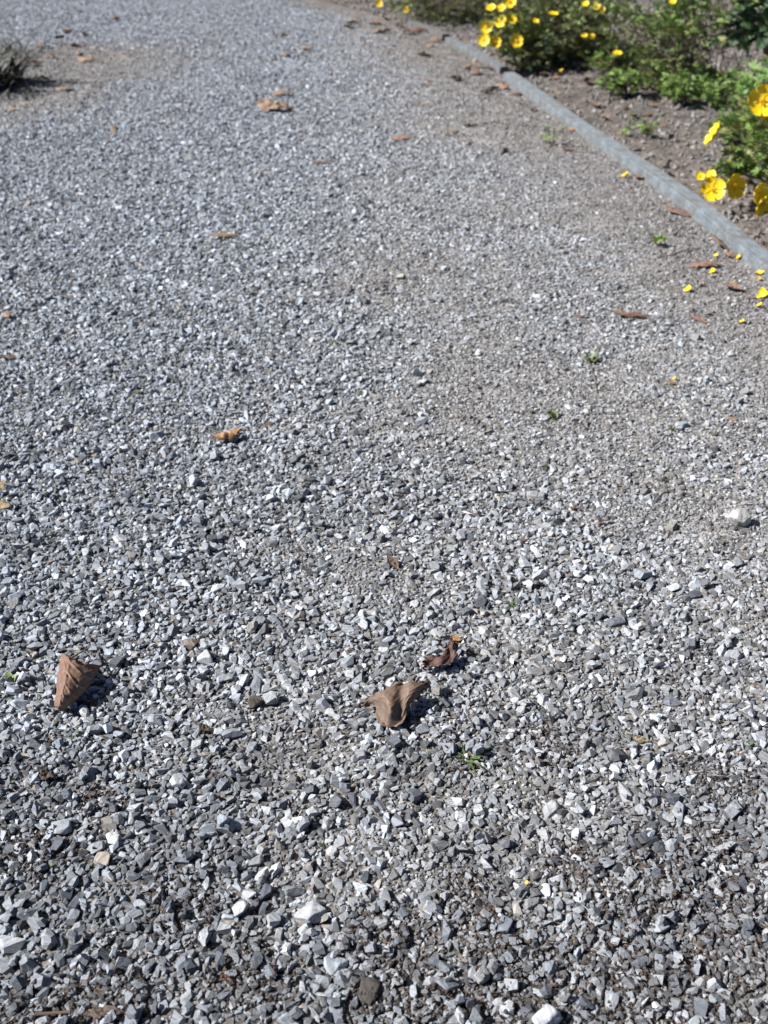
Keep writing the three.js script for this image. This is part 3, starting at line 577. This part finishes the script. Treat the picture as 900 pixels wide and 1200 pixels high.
const greenStem = new THREE.MeshStandardMaterial({ roughness: .8 }); greenStem.color.setRGB(.15, .15, .05);
const FRESH = [.20, .315, .05], MIDG = [.165, .245, .055], DULL = [.14, .165, .06], OLIVE = [.25, .26, .06], DEEP = [.035, .075, .025];
// blobs: [centre, radii, twigs, colours]; flowers: [px, py, distance, px size, normal]
function shrub(name, label, base, blobs, flowers, seed, o = {}) {
  const f = rng(seed), g = new THREE.Group(); g.position.copy(base); const P = [], C = [], I = [], tw = [];
  const rel = v => v.clone().sub(base); let main = 0;
  for (const [c, r, n, cols] of blobs) for (let i = 0; i < n; i++) {
    const q = V(f() * 2 - 1, f() * 2 - 1, f() * 2 - 1); if (q.lengthSq() > 1) { i--; continue; }
    q.multiplyScalar(Math.pow(q.length(), -.35)); const e = V(c.x + q.x * r[0], Math.max(.012, c.y + q.y * r[1]), c.z + q.z * r[2]), s = V(base.x + rr(-1, 1, f) * (o.foot || .05), -.01, base.z + rr(-1, 1, f) * (o.foot || .05));
    const start = f() < .75 ? V(mix(s.x, c.x, .4) + q.x * r[0] * .25, mix(s.y, c.y, .5), mix(s.z, c.z, .4) + q.z * r[2] * .25) : s;
    const m = start.clone().lerp(e, .5).add(V(rr(-.02, .02, f), rr(.0, .03, f), rr(-.02, .02, f)).multiplyScalar(o.bend ?? 1));
    const path = new THREE.CatmullRomCurve3([rel(start), rel(m), rel(e)]); tw.push(tube([rel(start), rel(m), rel(e)], .0011 * (o.thick || 1), .0005, 5, 4));
    if (start !== s && i % (o.every || 9) === 0 && main < 14) { main++; part('stem', tube([rel(s), rel(s.clone().lerp(start, .5).add(V(rr(-.015, .015, f), 0, rr(-.015, .015, f)))), rel(start), rel(m)], .0032 * (o.thick || 1), .0013, 8, 6), barkMat, g); }
    const nl = o.leaves || 7, L = o.L || .014;
    for (let k = 0; k < nl; k++) {
      const t = 1 - Math.pow(k / nl, 1.2) * (o.reach || .6), at = path.getPoint(t), dir = V(rr(-1, 1, f), rr(-.2, 1, f), rr(-1, 1, f)).normalize().addScaledVector(path.getTangent(t), .6).normalize();
      leafletSet(P, C, I, at, dir, V(rr(-.4, .4, f), 1, rr(-.4, .4, f)).normalize(), L * rr(.8, 1.25, f), 5, 2.3, cols[Math.floor(f() * cols.length)], f);
    }
  }
  const fg = new THREE.BufferGeometry(); fg.setAttribute('position', new THREE.Float32BufferAttribute(P, 3)); fg.setAttribute('color', new THREE.Float32BufferAttribute(C, 3)); fg.setIndex(I); fg.computeVertexNormals();
  part('foliage', fg, foliageMat, g, 'stuff'); part('twigs', mergeGeometries(tw), barkMat, g, 'stuff');
  for (const [px, py, d, w, n] of flowers) {
    const p = atDist(px, py, d), t = toPix(p.x, p.y, p.z), s = w * t[2] / F, nn = V(...(n || [rr(-.5, .2, f), .8, rr(.3, .8, f)])).normalize();
    flower(s, nn, f() * 6, g, rel(p)); const c = blobs[0][0], a = V(mix(base.x, p.x, .45), Math.max(.02, p.y * .5), mix(base.z, p.z, .45));
    part('flower_stalk', tube([rel(a), rel(a.clone().lerp(p, .6).add(V(0, .012, 0))), rel(p.clone().addScaledVector(nn, -.012)), rel(p.clone().addScaledVector(nn, -.0015))], .0009, .0006, 8, 5), greenStem, g);
  }
  return top(g, name, label, 'shrub');
}
const G0 = (x, y) => onPlane(x, y, 0);
shrub('flowering_shrub', 'low bushy shrub with a thick cluster of yellow flowers above the edging', G0(652, 52).setY(0), [
  [atDist(660, 35, 3.35), [.17, .11, .16], 190, [MIDG, DULL, OLIVE, DULL]], [atDist(590, 40, 3.22), [.085, .065, .07], 56, [MIDG, FRESH, OLIVE]], [atDist(650, -25, 3.6), [.28, .15, .22], 190, [MIDG, DULL, OLIVE]], [atDist(705, 35, 3.2), [.10, .12, .1], 80, [DULL, MIDG, OLIVE]], [atDist(625, 62, 3.2), [.10, .05, .08], 60, [DULL, OLIVE, DEEP]],
], [[570, 32, 3.2, 15, [-.2, .35, 1]], [567, 47, 3.15, 15, [-.3, .4, 1]], [580, 49, 3.15, 15, [.1, .3, 1]], [605, 48, 3.15, 16, [.1, .4, 1]], [587, 26, 3.2, 15, [-.5, .5, .8]], [598, 23, 3.2, 15, [.3, .6, .6]], [606, 21, 3.22, 12, [.6, .5, .5]], [575, 10, 3.3, 13], [587, 10, 3.3, 12], [597, 2, 3.25, 16, [0, .5, 1]],
  [648, 17, 3.2, 13, [.1, 1, .2]], [627, 25, 3.2, 9], [686, 5, 3.2, 9], [698, 8, 3.2, 12], [705, 13, 3.2, 10], [685, 42, 3.15, 9], [693, 43, 3.15, 9], [723, 63, 3.0, 12, [0, 1, .3]], [576, 30, 3.25, 11]], 11, { foot: .2, leaves: 10, every: 30, thick: .9 });
shrub('flowering_shrub', 'dull green shrub behind the short brownish edging board', G0(545, 18).setY(0), [
  [atDist(540, -5, 4.4), [.34, .16, .22], 220, [DULL, MIDG, OLIVE, MIDG]], [atDist(600, -10, 4.0), [.2, .14, .2], 80, [MIDG, DULL]], [atDist(530, -60, 4.7), [.4, .18, .3], 110, [DULL, MIDG]],
], [[444, 4, 4.3, 9, [0, .4, 1]], [475, 11, 4.3, 8, [0, .4, 1]]], 12, { foot: .3, every: 40, leaves: 9 });
shrub('flowering_shrub', 'sparse airy shrub with bare woody stems over open soil', G0(812, 92).setY(0), [
  [atDist(785, 15, 2.8), [.10, .05, .10], 26, [FRESH, MIDG]], [atDist(830, 30, 2.7), [.05, .06, .08], 16, [FRESH, MIDG, OLIVE]], [atDist(760, -15, 3.0), [.20, .10, .18], 55, [MIDG, FRESH]], [atDist(825, -30, 2.8), [.16, .09, .14], 50, [FRESH, MIDG]], [atDist(745, 50, 2.9), [.08, .10, .08], 22, [DULL, MIDG, OLIVE]], [atDist(800, 60, 2.75), [.10, .06, .10], 14, [OLIVE, MIDG]],
], [[788, 2, 2.75, 9]], 13, { foot: .12, every: 22, thick: 1.2, bend: 2 });
const tuft = (x, y, r, h, n, cols, label, seed, fl = [], o = {}) => { const b = G0(x, y).setY(0); return shrub('leafy_sprig_clump', label, b, [[b.clone().setY(h * .6), [r * (r > .03 ? 1.35 : 1), h * .5, r * (r > .03 ? 1.25 : 1)], Math.round(n * (r > .03 ? 1.25 : 1)), cols]], fl, seed, { foot: r * .5, L: r > .03 ? .013 : .012, leaves: r > .03 ? 9 : 6, bend: 1.6, ...o }); };
tuft(728, 112, .050, .05, 30, [FRESH, FRESH, MIDG], 'bright green feathery clump below the bushy shrub', 21);
tuft(742, 84, .055, .055, 26, [FRESH, MIDG], 'small leafy clump with yellowish tips beside the bushy shrub', 22);
tuft(803, 122, .060, .055, 40, [FRESH, MIDG, FRESH], 'bright green feathery clump at the foot of bare stems', 23);
tuft(788, 92, .05, .06, 22, [OLIVE, DULL, MIDG], 'dull olive clump behind the bright green one', 24);
tuft(851, 128, .055, .05, 30, [FRESH, MIDG], 'green clump between bare stems and the large flower', 25);
tuft(862, 168, .05, .05, 26, [FRESH, MIDG], 'green clump behind the flower turned sideways', 26);
tuft(765, 105, .06, .06, 26, [FRESH, OLIVE, MIDG], 'loose green sprigs between two bright clumps', 31);
tuft(715, 88, .05, .06, 24, [OLIVE, MIDG, FRESH], 'yellowish sprigs reaching out from the bushy shrub', 32);
tuft(828, 108, .05, .05, 20, [MIDG, FRESH], 'thin sprigs beside the bare woody stems', 33);
tuft(880, 150, .06, .05, 26, [FRESH, OLIVE, MIDG], 'spreading sprigs behind the largest flowers', 34);
tuft(612, 84, .05, .035, 16, [OLIVE, DULL], 'low dull sprigs close behind the pale edging board', 35);
tuft(757, 163, .014, .022, 9, [[.22, .36, .06], FRESH], 'tiny light green seedling alone on bare soil', 27, [], { L: .009 });
tuft(733, 159, .010, .014, 5, [FRESH], 'tiny green seedling close to the edging board', 28, [], { L: .008 });
tuft(775, 290, .016, .018, 4, [[.20, .32, .05], FRESH], 'small green weed growing on the dirt of the path', 29, [], { L: .011, bend: .4, leaves: 3 });
tuft(645, 170, .012, .012, 4, [OLIVE, FRESH], 'tiny yellowish weed in gravel near the edging', 30, [], { L: .008 });
shrub('flowering_shrub', 'sprawling shrub with the largest yellow flowers hanging over the edging board', G0(935, 215).setY(0), [
  [atDist(888, 188, 1.84), [.07, .03, .09], 32, [FRESH, MIDG, OLIVE]], [atDist(848, 203, 1.80), [.035, .025, .03], 14, [FRESH, MIDG]], [atDist(925, 150, 1.88), [.10, .06, .11], 48, [MIDG, FRESH, OLIVE]], [atDist(885, 88, 2.1), [.05, .03, .05], 20, [FRESH, [.2, .36, .08]]], [atDist(950, 230, 1.7), [.07, .05, .06], 34, [FRESH, MIDG]], [atDist(868, 150, 1.95), [.06, .025, .06], 16, [FRESH, OLIVE]],
], [[893, 119, 1.86, 38, [-.1, .35, .9]], [838, 158, 1.82, 31, [-.80, .42, -.12]], [835, 222, 1.74, 30, [-.1, .5, .9]], [860, 219, 1.75, 30, [.35, .25, .8]], [889, 228, 1.72, 28, [.4, .2, .7]], [893, 240, 1.70, 27, [.5, -.2, .8]], [833, 205, 1.76, 13], [820, 207, 1.76, 12], [899, 140, 1.86, 20]], 14, { foot: .05, L: .015 });

// dark shrub with broad leaves
{
  const base = G0(905, 62).setY(0), g = new THREE.Group(), f = rng(41); g.position.copy(base);
  const blade = leafL => shell((u, v) => { const w = .30 * Math.pow(Math.sin(Math.PI * Math.pow(clamp(v, .01, .99), .8)), .75), a = (u - .5) * 2; return V(a * w, .10 * Math.abs(a) * w * 2 + .02 * n3(u * 4 + leafL, v * 5) - .16 * v * v, v); }, 8, 10, .008);
  const geos = [1, 2, 3].map(blade), mats = [[.045, .085, .03], [.065, .115, .04], [.10, .165, .075], [.14, .20, .06]].map(c => { const m = new THREE.MeshPhysicalMaterial({ roughness: .45, transmission: .2, thickness: 0, side: THREE.DoubleSide, bumpMap: leafBump, bumpScale: .0003 }); m.color.setRGB(...c); return m; });
  const put = (p, L, dir, k) => { const m = part('leaf', geos[k % 3], mats[Math.min(3, Math.floor(Math.pow(f(), 1.6) * 4))], g); m.position.copy(p.clone().sub(base)); m.scale.setScalar(L); m.quaternion.setFromUnitVectors(V(0, 0, 1), dir.normalize()).multiply(new THREE.Quaternion().setFromAxisAngle(V(0, 0, 1), rr(-.6, .6, f))); };
  const ends = [[852, 25, 2.75], [868, 38, 2.75], [880, 20, 2.75], [890, 45, 2.7], [862, 5, 2.8], [895, 10, 2.8], [905, 35, 2.7], [875, -20, 2.8], [900, -25, 2.8], [856, 45, 2.8], [915, 10, 2.75], [930, -10, 2.8], [860, -40, 2.85], [890, -60, 2.85], [925, 40, 2.7], [945, 20, 2.75]];
  ends.forEach(([x, y, d]) => {
    const e = atDist(x, y, d), m = base.clone().lerp(e, .55).add(V(0, .03, 0));
    part('stem', tube([V(rr(-.03, .03, f), -.01, rr(-.03, .03, f)), m.clone().sub(base), e.clone().sub(base)], .0035, .0012, 8, 5), barkMat, g);
    for (let k = 0; k < 12; k++) { const p = e.clone().lerp(m, f() * .8).add(V(rr(-.02, .02, f), rr(-.015, .02, f), rr(-.02, .02, f))); put(p, rr(.035, .062, f), V(rr(-1, 1, f), rr(-.7, .35, f), rr(-.5, 1, f)), k); }
  });
  top(g, 'broadleaf_shrub', 'dark shrub with broad glossy leaves behind the flowers', 'shrub');
}

// ------------------------------------------------------------------ grass and weeds
const grassMat = new THREE.MeshPhysicalMaterial({ roughness: .6, transmission: .3, thickness: 0, side: THREE.DoubleSide }); grassMat.color.setRGB(.10, .155, .04);
const grassDark = grassMat.clone(); grassDark.color.setRGB(.028, .034, .012);
const grassPale = grassMat.clone(); grassPale.color.setRGB(.17, .22, .065);
function bladeGeo(L, w, lean, dir, bend) {
  return shell((u, v) => { const a = lean + bend * v, r = L * v; const out = Math.sin(a) * r, hgt = Math.cos(a) * r, ww = w * (1 - v * v * .92), s = (u - .5) * ww; return V(Math.cos(dir) * out - Math.sin(dir) * s, hgt + Math.abs(u - .5) * ww * .4, Math.sin(dir) * out + Math.cos(dir) * s); }, 2, 8, .0002);
}
function grass(px, py, n, L, label, mat, seed, o = {}) {
  const f = rng(seed), p = onPlane(px, py, .004), g = new THREE.Group(); g.position.set(p.x, land(p.x, p.z), p.z);
  for (let i = 0; i < n; i++) { const b = part('blade', bladeGeo(L * (L < .024 ? .8 : 1) * rr(.35, 1.1, f), L * (o.w || .09) * rr(.8, 1.2, f), rr(.3, 1.1, f) * (o.lean || 1), f() * 6.283, rr(.2, .7, f)), mat, g); b.position.set(rr(-1, 1, f) * (o.r || .002), 0, rr(-1, 1, f) * (o.r || .002)); }
  return top(g, o.name || 'grass_sprig', label, 'grass');
}
grass(548, 886, 9, .022, 'green grass sprig with thin blades near the brown lobed leaf', grassMat, 1);
grass(600, 706, 6, .020, 'short green grass sprig between grey stones', grassMat, 2);
grass(8, 792, 4, .011, 'light green sprout left of the ribbed leaf', grassPale, 3, { w: .5, r: .004, lean: 1.2 });
grass(84, 860, 4, .010, 'tiny green sprout below the ribbed leaf', grassPale, 4, { w: .3 });
grass(650, 487, 7, .022, 'small green weed in a dusty hollow of the gravel', grassPale, 5, { w: .22 });
grass(693, 420, 6, .022, 'small upright weed on the finer gravel', grassPale, 6, { w: .22, lean: .6 });
grass(788, 500, 5, .020, 'green sprout poking out under a pale bluish stone', grassMat, 7, { w: .25 });
grass(368, 528, 4, .020, 'thin olive grass stalk near the small brown oval leaf', grassDark, 8, { lean: .5 });
grass(391, 404, 5, .016, 'tiny green weed far out in the coarse gravel', grassMat, 9, { w: .25 });
grass(640, 548, 4, .014, 'tiny olive weed beside dusty gravel', grassDark, 10, { w: .25 });
grass(165, 458, 4, .014, 'tiny green weed among blue grey stones', grassMat, 11, { w: .25 });
grass(702, 826, 5, .010, 'dull green moss sprout in a gap of the gravel', grassDark, 12, { w: .25 });
grass(883, 870, 3, .010, 'tiny green blade beside pale stones', grassMat, 13, { w: .2 });
grass(380, 990, 8, .006, 'small mossy olive tuft in coarse gravel', grassDark, 14, { w: .3, r: .003 });
grass(52, 1015, 4, .012, 'small dark green sprout between large stones', grassMat, 15, { w: .2 });
grass(105, 42, 12, .03, 'flat green weed on the far bare dirt', grassPale, 16, { w: .18, r: .03, lean: 1.2 });
grass(52, 57, 14, .025, 'olive weed patch near the dark grass tuft', grassDark, 17, { w: .2, r: .025, lean: 1.2 });
grass(295, 30, 10, .025, 'yellowish weed at the far end of the path', grassPale, 18, { w: .2, r: .02, lean: 1.2 });
grass(-22, 100, 340, .17, 'dense dark grass tuft at the edge of the bare dirt', grassDark, 19, { w: .06, r: .085, lean: .8, name: 'grass_tuft' });
grass(20, 112, 40, .05, 'low olive grass in front of the dark tuft', grassDark, 20, { w: .08, r: .05, name: 'grass_tuft' });
grass(5, 62, 50, .09, 'short olive grass behind the dark tuft', grassDark, 22, { w: .07, r: .07, name: 'grass_tuft' });

// ------------------------------------------------------------------ twigs
const twigMat = new THREE.MeshStandardMaterial({ roughness: .9 }); twigMat.color.setRGB(.16, .105, .075);
function twig(pts, r, label) { const w = pts.map(([x, y, h]) => { const p = onPlane(x, y, .006); p.y = surface(p.x, p.z) + (h || .001); return p; }), o = w[0].clone(); top(mesh(tube(w.map(p => p.clone().sub(o)), r, r * .6, 14, 6), twigMat), 'twig', label, 'twig').position.copy(o); }
twig([[40, 1186], [70, 1180], [100, 1176], [132, 1178]], .0009, 'thin brown twig beside a broken brown leaf');
twig([[774, 298], [785, 297], [800, 292], [822, 287]], .0012, 'thin dark twig on the dirt beside the small weed');
twig([[377, 172], [384, 166], [390, 160]], .0016, 'short dark twig behind a slim tan leaf');
twig([[246, 296], [248, 285], [247, 279]], .0016, 'short dark twig beside the golden brown leaf');
twig([[690, 420, .004], [700, 455], [690, 480]], .0005, 'hair thin dry stalk near the small upright weed');

renderer.render(scene, camera);
